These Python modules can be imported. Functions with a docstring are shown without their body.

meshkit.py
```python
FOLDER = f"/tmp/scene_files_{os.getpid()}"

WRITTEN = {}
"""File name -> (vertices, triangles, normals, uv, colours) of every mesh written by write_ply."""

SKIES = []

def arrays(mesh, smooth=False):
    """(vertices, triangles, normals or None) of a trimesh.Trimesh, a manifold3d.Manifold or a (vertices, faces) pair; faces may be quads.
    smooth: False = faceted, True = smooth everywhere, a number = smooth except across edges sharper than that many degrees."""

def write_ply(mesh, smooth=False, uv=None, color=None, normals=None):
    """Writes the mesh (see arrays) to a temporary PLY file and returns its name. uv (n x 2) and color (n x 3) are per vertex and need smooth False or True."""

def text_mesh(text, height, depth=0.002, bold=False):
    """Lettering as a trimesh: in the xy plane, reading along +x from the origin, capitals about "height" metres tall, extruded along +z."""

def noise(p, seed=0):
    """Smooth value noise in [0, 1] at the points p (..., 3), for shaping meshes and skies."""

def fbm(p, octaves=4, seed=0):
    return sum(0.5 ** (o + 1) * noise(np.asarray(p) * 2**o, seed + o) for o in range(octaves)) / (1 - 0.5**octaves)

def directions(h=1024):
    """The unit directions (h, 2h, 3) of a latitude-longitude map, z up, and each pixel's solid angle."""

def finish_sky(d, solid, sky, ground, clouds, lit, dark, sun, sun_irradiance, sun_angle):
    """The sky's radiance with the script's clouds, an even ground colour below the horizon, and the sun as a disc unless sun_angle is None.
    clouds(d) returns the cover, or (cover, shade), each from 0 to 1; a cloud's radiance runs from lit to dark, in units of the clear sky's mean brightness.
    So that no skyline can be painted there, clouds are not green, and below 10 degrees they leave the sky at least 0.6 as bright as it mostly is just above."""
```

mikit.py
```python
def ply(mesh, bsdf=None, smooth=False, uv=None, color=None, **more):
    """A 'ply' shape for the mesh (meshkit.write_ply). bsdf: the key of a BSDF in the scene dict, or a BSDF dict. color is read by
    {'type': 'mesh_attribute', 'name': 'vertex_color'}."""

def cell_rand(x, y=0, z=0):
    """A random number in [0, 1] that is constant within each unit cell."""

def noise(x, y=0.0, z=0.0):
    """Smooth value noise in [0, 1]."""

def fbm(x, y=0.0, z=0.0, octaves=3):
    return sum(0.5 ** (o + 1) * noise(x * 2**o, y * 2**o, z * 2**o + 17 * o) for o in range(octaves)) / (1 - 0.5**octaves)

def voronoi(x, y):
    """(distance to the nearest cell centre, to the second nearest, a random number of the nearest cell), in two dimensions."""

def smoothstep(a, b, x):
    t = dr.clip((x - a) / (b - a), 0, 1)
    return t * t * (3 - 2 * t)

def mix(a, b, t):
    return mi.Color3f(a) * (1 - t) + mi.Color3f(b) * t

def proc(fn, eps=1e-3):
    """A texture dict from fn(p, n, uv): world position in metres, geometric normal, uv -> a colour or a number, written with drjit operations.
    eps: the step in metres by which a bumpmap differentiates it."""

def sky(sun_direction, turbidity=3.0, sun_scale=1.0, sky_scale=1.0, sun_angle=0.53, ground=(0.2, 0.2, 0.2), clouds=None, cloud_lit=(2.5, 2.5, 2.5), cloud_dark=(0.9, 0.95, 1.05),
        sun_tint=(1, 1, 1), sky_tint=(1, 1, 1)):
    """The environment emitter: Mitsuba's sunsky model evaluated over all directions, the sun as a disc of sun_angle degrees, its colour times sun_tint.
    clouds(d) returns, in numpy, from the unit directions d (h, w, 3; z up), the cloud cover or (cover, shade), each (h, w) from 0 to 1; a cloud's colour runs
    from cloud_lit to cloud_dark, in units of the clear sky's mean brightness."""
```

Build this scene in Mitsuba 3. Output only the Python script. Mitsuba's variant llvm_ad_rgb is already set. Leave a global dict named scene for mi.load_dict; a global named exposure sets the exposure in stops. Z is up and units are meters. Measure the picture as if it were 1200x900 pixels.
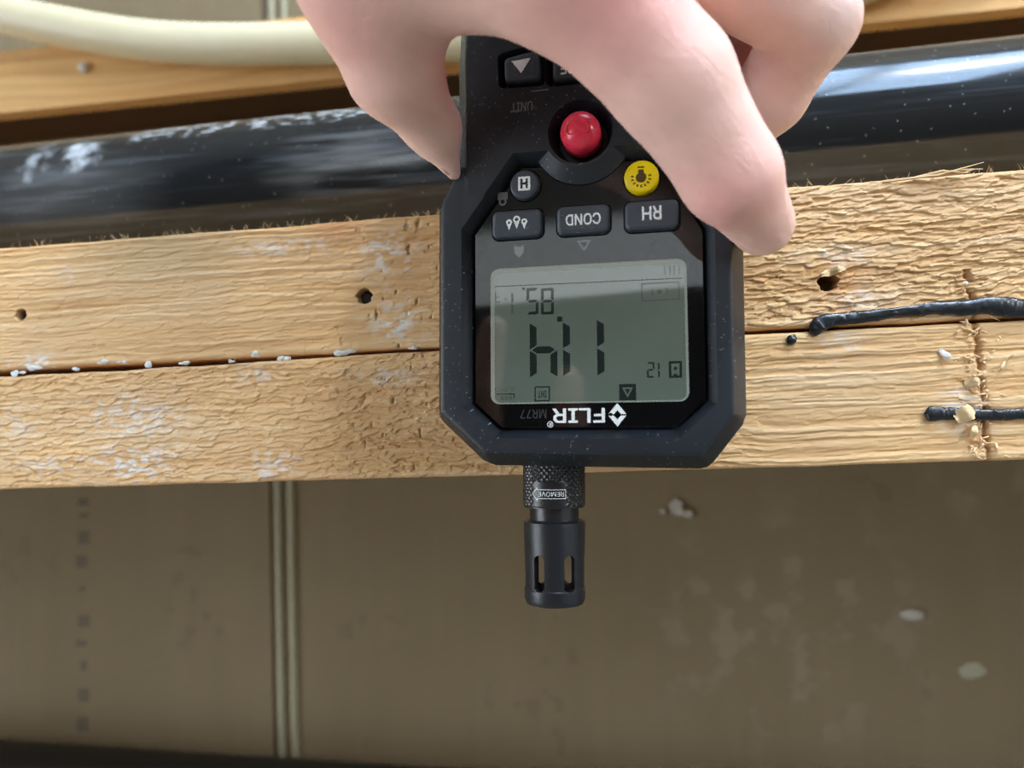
import math, numpy as np, trimesh, manifold3d as m3, mitsuba as mi, drjit as dr, mikit, meshkit
from shapely.geometry import Polygon, Point, box as sbox, LineString
from shapely import affinity
from shapely.ops import unary_union
T = mi.ScalarTransform4f
scene, labels = {}, {}
rng = np.random.default_rng(7)

# ------------------------------------------------------------------ camera, light, exposure
F, CAM_H = 900.0, 0.216
unit = lambda v: np.array(v, float) / np.linalg.norm(v)
_x = unit((6500, -294, -900)); _z = -unit((.141, .055, 1)); _z = unit(_z - _x * (_z @ _x)); _y = np.cross(_z, _x)
ROT = np.stack([_x, _y, _z]); EYE = np.array([0, 0, CAM_H])          # world: x along the boards, y away, z up, board tops at z = 0
fwd, up = ROT @ np.array([0, 0, 1.0]), ROT @ np.array([0, -1.0, 0])
scene['camera'] = {'type': 'thinlens', 'fov': 2 * math.degrees(math.atan(600 / F)), 'fov_axis': 'x', 'near_clip': .004, 'far_clip': 50.,
                   'aperture_radius': .0014, 'focus_distance': .2,
                   'to_world': T().look_at(origin=EYE.tolist(), target=(EYE + fwd).tolist(), up=up.tolist())}
exposure = 0.12
WIN = dict(x0=.15, x1=1.25, z0=.0, z1=1.92, y=2.0, L=(5.8, 8.6, 12.6))     # daylight window in the far wall
WIN2 = dict(y0=.35, y1=1.45, z0=.75, z1=1.6, x=1.6, L=(12.5, 12.5, 13.0))    # second window, right wall

# ------------------------------------------------------------------ helpers
def at(px, py, dep):                       # point seen at a photo position, dep metres along the camera axis
    return EYE + ROT @ np.array([(px - 600) / F, (py - 450) / F, 1.0]) * dep
def on(px, py, z):                         # the same on the level z
    d = ROT @ np.array([(px - 600) / F, (py - 450) / F, 1.0]); return EYE + d * ((z - CAM_H) / d[2])
def lin(r, g, b):
    c = np.array([r, g, b], float) / 255; return np.where(c <= .04045, c / 12.92, ((c + .055) / 1.055) ** 2.4)
def rgb(r, g, b): return {'type': 'rgb', 'value': [float(x) for x in lin(r, g, b)]}
def cat(ms): return trimesh.util.concatenate([m for m in ms])
def tm(m):
    a = m.to_mesh(); return trimesh.Trimesh(a.vert_properties[:, :3], a.tri_verts, process=False)
def mf(m): return m3.Manifold(m3.Mesh(np.asarray(m.vertices, np.float32), np.asarray(m.faces, np.uint32)))
def key_for(name):
    if name not in scene: return name
    k = 1
    while f'{name}_{k:03d}' in scene: k += 1
    return f'{name}_{k:03d}'
def put(name, mesh, bsdf, smooth=False, label=None, category=None, group=None, kind=None, **kw):
    k = key_for(name); scene[k] = mikit.ply(mesh, bsdf, smooth=smooth, **kw)
    d = {a: b for a, b in dict(label=label, category=category, group=group, kind=kind).items() if b}
    if d: labels[k] = d
    return k
def bx(x0, x1, y0, y1, z0, z1):
    m = trimesh.creation.box((x1 - x0, y1 - y0, z1 - z0)); m.apply_translation(((x0 + x1) / 2, (y0 + y1) / 2, (z0 + z1) / 2)); return m
def hull(*pts): return trimesh.convex.convex_hull(np.vstack(pts))
def tube(path, rad, sides=16, flat=1.0, upv=(0, 0, 1)):
    """swept tube with end caps; flat squeezes it along upv"""
    p = np.asarray(path, float); n = len(p); rad = np.broadcast_to(rad, (n,))
    t = np.gradient(p, axis=0); t /= np.linalg.norm(t, axis=1, keepdims=True)
    b = np.cross(t, upv); b /= np.linalg.norm(b, axis=1, keepdims=True); c = np.cross(b, t)
    a = np.arange(sides) * 2 * np.pi / sides
    v = p[:, None] + rad[:, None, None] * (np.cos(a)[None, :, None] * b[:, None] + flat * np.sin(a)[None, :, None] * c[:, None])
    v = np.vstack([v.reshape(-1, 3), p[0], p[-1]]); f = []
    for i in range(n - 1):
        for j in range(sides):
            k = (j + 1) % sides
            f += [[i * sides + j, (i + 1) * sides + j, (i + 1) * sides + k], [i * sides + j, (i + 1) * sides + k, i * sides + k]]
    for j in range(sides):
        k = (j + 1) % sides
        f += [[n * sides, j, k], [n * sides + 1, (n - 1) * sides + k, (n - 1) * sides + j]]
    m = trimesh.Trimesh(v, f, process=False)
    if m.volume < 0: m.invert()
    return m
def spline(pts, n=60):
    from scipy.interpolate import CubicSpline
    pts = np.asarray(pts, float); s = np.r_[0, np.cumsum(np.linalg.norm(np.diff(pts[:, :3], axis=0), axis=1))]
    return CubicSpline(s, pts)(np.linspace(0, s[-1], n))
def lathe(prof, seg=48): return trimesh.creation.revolve(np.asarray(prof, float), sections=seg)
def rock(center, size, seed, sub=2):
    m = trimesh.creation.icosphere(sub, 1.0); v = m.vertices
    v *= (.65 + .7 * meshkit.fbm(v * 1.7 + seed * 7.3, 3, seed))[:, None]
    m.vertices = v * np.asarray(size) + center; return m
nz = lambda x, y, s=0, o=3: meshkit.fbm(np.stack([x, y, np.full_like(x, .37 + s)], -1), o, s)
ss = lambda a, b, x: (lambda t: t * t * (3 - 2 * t))(np.clip((x - a) / (b - a), 0, 1))

# ------------------------------------------------------------------ materials
def mat(key, base, rough=.5, **kw): scene[key] = {'type': 'principled', 'base_color': base, 'roughness': rough, **kw}
sp = mikit.smoothstep
def mixc(a, b, t): return mikit.mix([float(x) for x in a] if isinstance(a, np.ndarray) else a, [float(x) for x in b], t)
def dusty(c0, c1, scale, cut):
    a, b = [mi.Color3f(*[float(x) for x in lin(*c)]) for c in (c0, c1)]
    def fn(p, n, uv):
        d1, d2, r = mikit.voronoi(p.x * scale + p.z * scale * .31, p.y * scale + p.z * scale * .27)
        s = sp(.16, .06, d1) * sp(cut, cut + .02, r) * sp(.35, .65, mikit.noise(p.x * 90, p.y * 90, p.z * 90))
        return mikit.mix(a, b, s * .8) * (.9 + .2 * mikit.noise(p.x * 300, p.y * 300, p.z * 300))
    return mikit.proc(fn)
mat('rubber', dusty((31, 37, 43), (165, 180, 182), 1100, .86), .42, specular=.5)
mat('hard_plastic', dusty((33, 36, 40), (185, 190, 192), 900, .80), .36, specular=.5)
mat('window_gloss', rgb(10, 11, 12), .04, specular=.5, clearcoat=.3, clearcoat_gloss=1.)
mat('key_grey', dusty((62, 70, 78), (170, 155, 158), 1100, .84), .36, specular=.5)
mat('key_red', rgb(240, 60, 84), .22, specular=.55)
mat('key_yellow', rgb(222, 196, 14), .3, specular=.5)
mat('print_white', rgb(232, 238, 238), .5)
mat('print_grey', rgb(104, 108, 110), .5)
mat('print_mark', rgb(150, 153, 155), .5)
mat('print_dim', rgb(52, 54, 56), .5)
mat('print_brown', rgb(70, 52, 8), .5)
mat('print_dark', rgb(34, 37, 40), .5)
mat('lcd_glass', rgb(92, 105, 95), .04, specular=.9, clearcoat=1., clearcoat_gloss=1.)
mat('lcd_rim', rgb(142, 150, 138), .08, specular=.5)
mat('lcd_ink', rgb(34, 42, 40), .08, specular=.5)
mat('lcd_ink_faint', rgb(78, 88, 80), .08, specular=.5)
mat('probe_metal', rgb(27, 29, 32), .3, specular=.6)
mat('probe_plastic', rgb(30, 32, 36), .34, specular=.5)
mat('vertex', {'type': 'mesh_attribute', 'name': 'vertex_color'}, .72, specular=.25)
mat('skin', {'type': 'mesh_attribute', 'name': 'vertex_color'}, .46, specular=.4, sheen=.2)
scene['skin'] = {'type': 'bumpmap', 'arbitrary': mikit.proc(lambda p, n, uv: mikit.fbm(p.x * 1500, p.y * 1500, p.z * 1500, 2), 1e-4), 'scale': .00017,
                 'nested_bsdf': scene['skin']}
mat('nail_plate', rgb(222, 178, 166), .28, specular=.5)
mat('sealant', rgb(31, 35, 38), .3, specular=.55)
mat('plaster', rgb(214, 218, 214), .8)
mat('lint', rgb(188, 186, 178), .9)
mat('fibre', rgb(226, 196, 150), .7)
mat('iron', rgb(48, 44, 40), .6)
mat('hose_rubber', mikit.proc(lambda p, n, uv: mixc(lin(212, 203, 166), lin(222, 214, 182), mikit.fbm(p.x * 30, p.y * 60, p.z * 60))), .38, specular=.5)
def strip_fn(p, n, uv):
    g = mikit.fbm(p.x * 9, p.y * 420 + 4 * mikit.noise(p.x * 8, p.y * 30), p.z * 420)
    return mixc(lin(208, 158, 98), lin(226, 184, 124), sp(.2, .8, g))
mat('strip_wood', mikit.proc(strip_fn), .6, specular=.3)
def card_fn(p, n, uv):
    c = mixc(lin(130, 116, 90), lin(141, 127, 101), mikit.fbm(p.x * 14, p.y * 10, 0., 4))
    c = c * (.975 + .05 * mikit.noise(p.x * 160, p.y * 10))
    ex, ey = p.x - .085, p.y + .115                                   # plaster smears, right of the meter
    m = sp(.0105, .0, ex * ex + ey * ey * 1.3) * sp(.52, .75, mikit.fbm(p.x * 75, p.y * 75, 3., 4))
    e2, y2 = p.x - .2, p.y + .02
    m = dr.maximum(m, sp(.003, .0, e2 * e2 + y2 * y2) * sp(.5, .7, mikit.fbm(p.x * 60, p.y * 60, 8., 4)))
    c = mixc(c, lin(190, 184, 172), m * .16)
    s1 = sp(.62, .7, mikit.fbm(p.x * 120, p.y * 120, 5., 2)) * sp(.75, .9, mikit.noise(p.x * 26, p.y * 26, 9.))
    return c * (1 - .12 * s1)
mat('kraft', mikit.proc(card_fn), .8, specular=.2)
mat('kraft_edge', rgb(166, 163, 138), .7)
mat('stencil_ink', rgb(104, 94, 78), .8)
def pipe_fn(p, n, uv):
    streak = mikit.fbm(p.x * 16, p.y * 330, p.z * 330, 4)
    c = mixc(lin(23, 27, 31), lin(66, 74, 82), sp(.5, .82, streak) * .7)
    def blob(cx, cy, rx, ry, lo, hi, f=150):
        e = ((p.x - cx) / rx) ** 2 + ((p.y - cy) / ry) ** 2
        return sp(1., .0, e) * sp(lo, hi, mikit.fbm(p.x * f, p.y * f, p.z * f, 4) + .25 * sp(.6, 0., e))
    w = blob(-.2065, .1135, .015, .013, .45, .95, 210) * .95
    w = dr.maximum(w, blob(-.2225, .112, .011, .015, .45, 1., 230) * .6)
    haze = sp(.45, .8, mikit.fbm(p.x * 22, p.y * 260, p.z * 260, 4))
    e1 = ((p.x + .085) / .05) ** 2 + ((p.y - .101) / .02) ** 2
    w = dr.maximum(w, sp(1., 0., e1) * haze * .22)
    e2 = ((p.x + .205) / .045) ** 2 + ((p.y - .098) / .02) ** 2
    w = dr.maximum(w, sp(1., 0., e2) * (.35 + haze) * .12)
    d1, d2, r = mikit.voronoi(p.x * 300, p.y * 300)
    w = dr.maximum(w, sp(.10, .03, d1) * sp(.86, .9, r) * .4)
    # whitish scuffs along the far shoulder of the pipe
    sc = sp(.119, .123, p.y - .012 * p.x) * sp(.58, .66, mikit.fbm(p.x * 330 + p.y * 200, p.y * 700, p.z * 700, 2)) * sp(.5, .7, mikit.noise(p.x * 30, 3.))
    w = dr.maximum(w, sc * .8)
    return mixc(c, lin(206, 214, 220), w)
mat('abs_pipe', mikit.proc(pipe_fn), mikit.proc(lambda p, n, uv: .05 + .15 * mikit.fbm(p.x * 18, p.y * 300, p.z * 300, 3)), specular=.6)
mat('dark_pipe', rgb(22, 24, 26), .5)
mat('wall_paint', rgb(205, 202, 194), .9)
mat('wall_boards', rgb(150, 144, 134), .9)
mat('ceiling_paint', rgb(96, 88, 78), .9)
mat('floor_board', rgb(120, 104, 84), .9)
mat('frame_paint', rgb(225, 225, 222), .5)
mat('phone_case', rgb(24, 25, 28), .4)

# ------------------------------------------------------------------ the room (mostly out of frame; it carries the light)
X0, X1, Y0, Y1, ZF, ZC = -1.6, 1.6, -1.6, 2.0, -.2362, 2.1
ST = dict(kind='structure')
put('floor', bx(X0 - .1, X1 + .1, Y0 - .1, Y1 + .1, ZF - .05, ZF), 'floor_board', **ST)
put('ceiling', bx(X0 - .1, X1 + .1, Y0 - .1, Y1 + .1, ZC, ZC + .05), 'ceiling_paint', **ST)
w3 = dict(y0=-.75, y1=.55, z0=.35, z1=1.35, L=(4.6, 4.9, 5.3))                   # made-up window, left wall, added as fill for the hand
put('wall_left', cat([bx(X0 - .1, X0, Y0 - .1, w3['y0'], ZF, ZC), bx(X0 - .1, X0, w3['y1'], Y1 + .1, ZF, ZC), bx(X0 - .1, X0, w3['y0'], w3['y1'], ZF, w3['z0']), bx(X0 - .1, X0, w3['y0'], w3['y1'], w3['z1'], ZC)]), 'wall_paint', **ST)
put('wall_front', bx(X0, X1, Y0 - .1, Y0, ZF, ZC), 'wall_boards', **ST)
w = WIN
put('wall_back', cat([bx(X0, w['x0'], Y1, Y1 + .1, ZF, ZC), bx(w['x1'], X1, Y1, Y1 + .1, ZF, ZC), bx(w['x0'], w['x1'], Y1, Y1 + .1, ZF, w['z0']), bx(w['x0'], w['x1'], Y1, Y1 + .1, w['z1'], ZC)]), 'wall_paint', **ST)
v = WIN2
put('wall_right', cat([bx(X1, X1 + .1, Y0 - .1, v['y0'], ZF, ZC), bx(X1, X1 + .1, v['y1'], Y1 + .1, ZF, ZC), bx(X1, X1 + .1, v['y0'], v['y1'], ZF, v['z0']), bx(X1, X1 + .1, v['y0'], v['y1'], v['z1'], ZC)]), 'wall_paint', **ST)
def frame_x(a0, a1, z0, z1, y0, y1, t=.05):
    c = (a0 + a1) / 2
    return cat([bx(a0, a0 + t, y0, y1, z0, z1), bx(a1 - t, a1, y0, y1, z0, z1), bx(a0 + t, a1 - t, y0, y1, z0, z0 + t), bx(a0 + t, a1 - t, y0, y1, z1 - t, z1), bx(c - t / 2, c + t / 2, y0, y1, z0 + t, z1 - t)])
put('window_1', frame_x(w['x0'], w['x1'], w['z0'], w['z1'], Y1 + .02, Y1 + .07), 'frame_paint', **ST)
f2 = frame_x(v['y0'], v['y1'], v['z0'], v['z1'], .02, .07); f2.vertices = f2.vertices[:, [1, 0, 2]] + [X1, 0, 0]; f2.invert()
put('window_2', f2, 'frame_paint', **ST)
def pane(name, corners, L):
    m = trimesh.Trimesh(corners, [[0, 1, 2], [0, 2, 3]], process=False)
    scene[name] = mikit.ply(m, 'frame_paint', emitter={'type': 'area', 'radiance': {'type': 'rgb', 'value': list(L)}}); labels[name] = {'kind': 'structure'}
pane('window_1__pane', [[w['x0'], Y1 + .05, w['z0']], [w['x1'], Y1 + .05, w['z0']], [w['x1'], Y1 + .05, w['z1']], [w['x0'], Y1 + .05, w['z1']]], w['L'])
f3 = frame_x(w3['y0'], w3['y1'], w3['z0'], w3['z1'], .02, .07); f3.vertices = f3.vertices[:, [1, 0, 2]] * [-1, 1, 1] + [X0, 0, 0]
put('added_window_3', f3, 'frame_paint', **ST)
pane('added_window_3__pane', [[X0 - .05, w3['y0'], w3['z0']], [X0 - .05, w3['y1'], w3['z0']], [X0 - .05, w3['y1'], w3['z1']], [X0 - .05, w3['y0'], w3['z1']]], w3['L'])
pane('window_2__pane', [[X1 + .05, v['y1'], v['z0']], [X1 + .05, v['y0'], v['z0']], [X1 + .05, v['y0'], v['z1']], [X1 + .05, v['y1'], v['z1']]], v['L'])

# unseen lamp added by the window for the glint on the pipe
def added_lamp(c, aim):
    z = unit(aim - c); x = unit(np.cross(z, (0, 0, 1))); M = np.eye(4); M[:3, 0], M[:3, 1], M[:3, 2], M[:3, 3] = x, np.cross(z, x), z, c
    sh = trimesh.creation.revolve([(0, -.07), (.02, -.07), (.03, -.05), (.075, .012), (.078, .012), (.033, -.053), (.024, -.075), (0, -.075)][::-1], sections=40); sh.apply_transform(M)
    if sh.volume < 0: sh.invert()
    put('added_lamp__shade', sh, 'phone_case', 30)
    d = trimesh.creation.cylinder(.042, .012, sections=40); d.apply_transform(M)
    scene['added_lamp__bulb'] = mikit.ply(d, 'frame_paint', emitter={'type': 'area', 'radiance': {'type': 'rgb', 'value': [860., 800., 710.]}})
    put('added_lamp__stand', tube([c - z * .07, c - z * .09 - [0, 0, .05], [c[0] - z[0] * .09, c[1] - z[1] * .09, ZF]], .008, 12, 1, (1, 0, 0)), 'phone_case', 30)
    put('added_lamp__base', bx(c[0] - z[0] * .09 - .1, c[0] - z[0] * .09 + .1, c[1] - z[1] * .09 - .08, c[1] - z[1] * .09 + .08, -.2348, -.22), 'phone_case')
    labels['added_lamp'] = {'label': 'unseen lamp on a stand, added by the far wall for the pipe glint', 'category': 'lamp'}
k = put('added_ceiling_light', bx(-.97, .17, .43, .72, ZC - .045, ZC), 'frame_paint', label='unseen flat light on the ceiling, added for the pale band mirrored in the display', category='ceiling light')  # added emitter: makes the pale band in the display, fills from above
dm = trimesh.Trimesh([[-.95, .45, ZC - .046], [-.95, .70, ZC - .046], [.15, .70, ZC - .046], [.15, .45, ZC - .046]], [[0, 1, 2], [0, 2, 3]], process=False)
scene[k + '__diffuser'] = mikit.ply(dm, 'frame_paint', emitter={'type': 'area', 'radiance': {'type': 'rgb', 'value': [.95, 1.0, 1.0]}})
added_lamp(np.array([.826, 1.78, .552]), np.array([.11, .11, -.05]))

# ------------------------------------------------------------------ kraft panels under the joists
SEAM = -.2117
def panel(x0, x1, s):
    sx = lambda y: s + .0062 * (1 + y * .6)
    lip = cat([tube([(sx(a), a, -.2345), (sx((a + b) / 2), (a + b) / 2, -.2345), (sx(b), b, -.2345)], .0024, 10) for a, b in ((Y0, -.29), (-.1905, -.0132), (.0645, .1915), (.229, Y1))])
    b = bx(x0, x1, Y0, Y1, -.2362, -.235)
    return b, lip
b, lip = panel(X0, SEAM - .0045, SEAM - .0042)
k = put('cardboard_panel', b, 'kraft', label='brown cardboard panel on the left of the seam, with faint stencil marks, below the boards', category='cardboard')
put(k + '__folded_edge', lip, 'kraft_edge', 40)
for (py, h, wd) in [(588, 9, 15), (604, 5, 12), (630, 16, 15), (658, 15, 15), (690, 5, 9), (728, 14, 16), (754, 7, 15), (780, 12, 9), (815, 16, 15), (849, 18, 15)]:
    c = on(97 + rng.uniform(-2, 2), py, -.235); s = .00050
    put(k + '__printed_mark', bx(c[0] - wd * s / 2, c[0] + wd * s / 2, c[1] - h * s / 2, c[1] + h * s / 2, -.2351, -.23495), 'stencil_ink')
b, lip = panel(SEAM + .0045, X1, SEAM + .0042)
k = put('cardboard_panel', b, 'kraft', label='brown cardboard panel on the right of the seam, with white plaster smears, under the meter', category='cardboard')
put(k + '__folded_edge', lip, 'kraft_edge', 40)

# ------------------------------------------------------------------ the two boards under the meter
def vor(x, y, seed):
    best = np.full(x.shape, 9.); sec = best.copy(); cx = np.zeros_like(x); cy = cx.copy(); r1 = cx.copy(); r2 = cx.copy()
    ix, iy = np.floor(x), np.floor(y)
    def hsh(a, b, k):
        t = np.sin(a * 127.1 + b * 311.7 + k * 74.7 + seed * 13.3) * 43758.5453; return t - np.floor(t)
    for a in (-1, 0, 1):
        for c in (-1, 0, 1):
            gx, gy = ix + a, iy + c
            qx, qy = gx + hsh(gx, gy, 1), gy + hsh(gx, gy, 2)
            d = np.hypot(qx - x, qy - y); m = d < best
            sec = np.where(m, best, np.minimum(sec, d)); best = np.where(m, d, best)
            cx, cy = np.where(m, qx, cx), np.where(m, qy, cy)
            r1, r2 = np.where(m, hsh(gx, gy, 3), r1), np.where(m, hsh(gx, gy, 4), r2)
    return best, sec, x - cx, y - cy, r1, r2
HOLES = [(on(427, 347, 0), 2.1, 5.0), (on(24, 369, 0), 1.7, 4.0), (on(970, 330, 0), 2.3, 6.0)]
CUT = [on(1133, 318, 0), on(1146, 400, 0), on(1152, 470, 0), on(1160, 545, 0)]
WHITE = [((452, 300), 34, 26, .75), ((465, 378), 30, 26, .8), ((330, 290), 60, 10, .5), ((40, 425), 40, 12, .6), ((300, 440), 30, 14, .35), ((150, 490), 70, 30, .45),
         ((320, 545), 30, 20, .7), ((155, 545), 60, 25, .65), ((60, 545), 60, 12, .4), ((450, 440), 40, 16, .4), ((985, 300), 45, 16, .3), ((990, 400), 30, 20, .3), ((1130, 480), 26, 26, .6),
         ((1010, 350), 30, 14, .35), ((80, 320), 20, 10, .4), ((20, 500), 30, 30, .3)]
def board(y0, y1, seed, flake, wob0, wob1, depth=.2345):
    xs, ys = np.arange(-.222, .137, .00036), np.linspace(0, 1, int((y1 - y0) / .00024))
    X, Sv = np.meshgrid(xs, ys, indexing='ij')
    lo, hi = y0 + wob0(X), y1 + wob1(X); Y = lo + (hi - lo) * Sv
    x, y = X * 1000, Y * 1000
    wy = y + 1.6 * (nz(x / 22, y / 9, seed) - .5) * 2 + .5 * (nz(x / 5, y / 3, seed + 1) - .5)
    kx = x + 5 * (nz(x / 9, y / 2.2, seed + 2) - .5)
    d1, d2, dx, dy, r1, r2 = vor(kx / 4.6, wy / 1.05, seed)
    e1, e2, ex, ey, q1, q2 = vor(kx / 2.4 + 9, wy / .62, seed + 5)
    fl = flake(x, y)
    long_ = nz(x / 55, wy / .95, seed + 3, 3) - .5
    fine = nz(x / 7, wy / .33, seed + 4, 2) - .5
    h = fl * (.56 * (r1 - .5) + .42 * dx * (r2 - .3) - .26 * dy) + fl * .26 * ((q1 - .5) + .6 * ex)
    h += (.35 + .75 * (1 - fl)) * 1.25 * long_ + .16 * fine
    h += .5 * (nz(x / 40, y / 12, seed + 6) - .5)
    col = np.empty(X.shape + (3,))
    tone = .5 + (.9 + .55 * (1 - fl)) * long_ + .25 * fine + .18 * (r1 - .5) * fl
    a, b_, c_ = lin(194, 148, 94), lin(221, 182, 131), lin(238, 210, 166)
    t = np.clip(tone + .5 * (nz(x / 60, wy / 5, seed + 8) - .5), 0, 1)[..., None]
    col = np.where(t < .5, a + (b_ - a) * t * 2, b_ + (c_ - b_) * (t * 2 - 1))
    gx = nz(x / 35, y / 14, seed + 9)
    col = col * (1 + .22 * (gx - .5))[..., None] * np.stack([1 + .05 * (gx - .5), np.ones_like(gx), 1 - .22 * (gx - .5)], -1)
    # reddish knotty patch and grey patch on the left half of the upper board
    for (px, py), rx, ry, cc, am in [((392, 268), 34, 16, (206, 140, 96), .5), ((190, 300), 90, 26, (186, 164, 122), .45), ((480, 300), 40, 60, (190, 142, 92), .5), ((1060, 225), 120, 26, (222, 190, 150), .5),
                                     ((430, 500), 90, 50, (206, 160, 104), .5), ((980, 330), 22, 26, (196, 134, 78), .5)]:
        p = on(px, py, 0) * 1000; e = ((x - p[0]) / (rx * .24)) ** 2 + ((y - p[1]) / (ry * .24)) ** 2
        m = (am * np.exp(-e))[..., None]; col = col * (1 - m) + lin(*cc) * m
    for (px, py), rx, ry, am in WHITE:
        p = on(px, py, 0) * 1000; e = ((x - p[0]) / (rx * .24)) ** 2 + ((y - p[1]) / (ry * .24)) ** 2
        m = np.clip(am * np.exp(-e) * ss(.48, .72, nz(x / 2.2, y / 1.3, 31) + .6 * h * 0 + .12 * np.exp(-e)) * 1.35, 0, 1)[..., None]; col = col * (1 - m) + lin(226, 224, 216) * m
    # short checks across the grain near the meter
    chk = ss(.70, .78, nz(x / 1.1 + 50, y / 3.2, 17, 2)) * np.exp(-((x + 62) / 22) ** 2)
    h -= .5 * chk; col *= (1 - .45 * chk)[..., None]
    for p, r, dp in HOLES:
        dd = np.hypot((x - p[0] * 1000) * (1 + .12 * np.sin(y * 3)), y - p[1] * 1000) / r
        h -= dp * ss(1.12, .8, dd)
        col *= (1 - .75 * ss(1.25, .8, dd))[..., None]
    cp = np.array(CUT) * 1000
    cx = np.interp(y, cp[::-1, 1], cp[::-1, 0]) + 1.6 * (nz(x * 0, y / 2.5, 41) - .5)
    cut = np.exp(-((x - cx) / .8) ** 2) * ss(.30, .45, nz(x / 4, y / 2.4, 42)) * (y < cp[0, 1] + .5)
    wide = np.exp(-((x - cx + 2.2) / 3.0) ** 2) * (y < cp[0, 1])
    h -= 1.3 * cut + .45 * wide * ss(.4, .7, nz(x / 2, y / 1.2, 43, 3)); h += .7 * wide * ss(.58, .75, nz(x / 1.3, y / .8, 44, 3))
    mm = (.55 * cut + .18 * wide)[..., None]; col = col * (1 - mm) + lin(140, 92, 50) * mm
    d = np.minimum(Y - lo, hi - Y) * 1000; R = 1.3
    h -= np.where(d < R, R - np.sqrt(np.maximum(R * R - (R - d) ** 2, 0)), 0)
    Z = h / 1000
    nx, ny = X.shape; idx = np.arange(nx * ny).reshape(nx, ny)
    q = np.stack([idx[:-1, :-1], idx[1:, :-1], idx[1:, 1:], idx[:-1, 1:]], -1).reshape(-1, 4)
    V = [np.stack([X, Y, Z], -1).reshape(-1, 3)]; Cc = [np.clip(col, .01, .95).reshape(-1, 3)]; Fq = [q]; n0 = nx * ny
    plain, side = lin(206, 166, 116), lin(118, 90, 60)                # far side of the boards coloured darker to stand in for shade
    for j, rev in ((0, True), (ny - 1, False)):                   # sides
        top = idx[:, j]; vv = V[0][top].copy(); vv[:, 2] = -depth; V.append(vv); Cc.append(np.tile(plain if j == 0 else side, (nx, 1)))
        bot = n0 + np.arange(nx); n0 += nx
        s = np.stack([top[:-1], top[1:], bot[1:], bot[:-1]], -1); Fq.append(s[:, ::-1] if rev else s)
    bq = np.array([[n0 - 2 * nx, n0 - nx, n0 - 1, n0 - nx - 1]]); Fq.append(bq)
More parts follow.
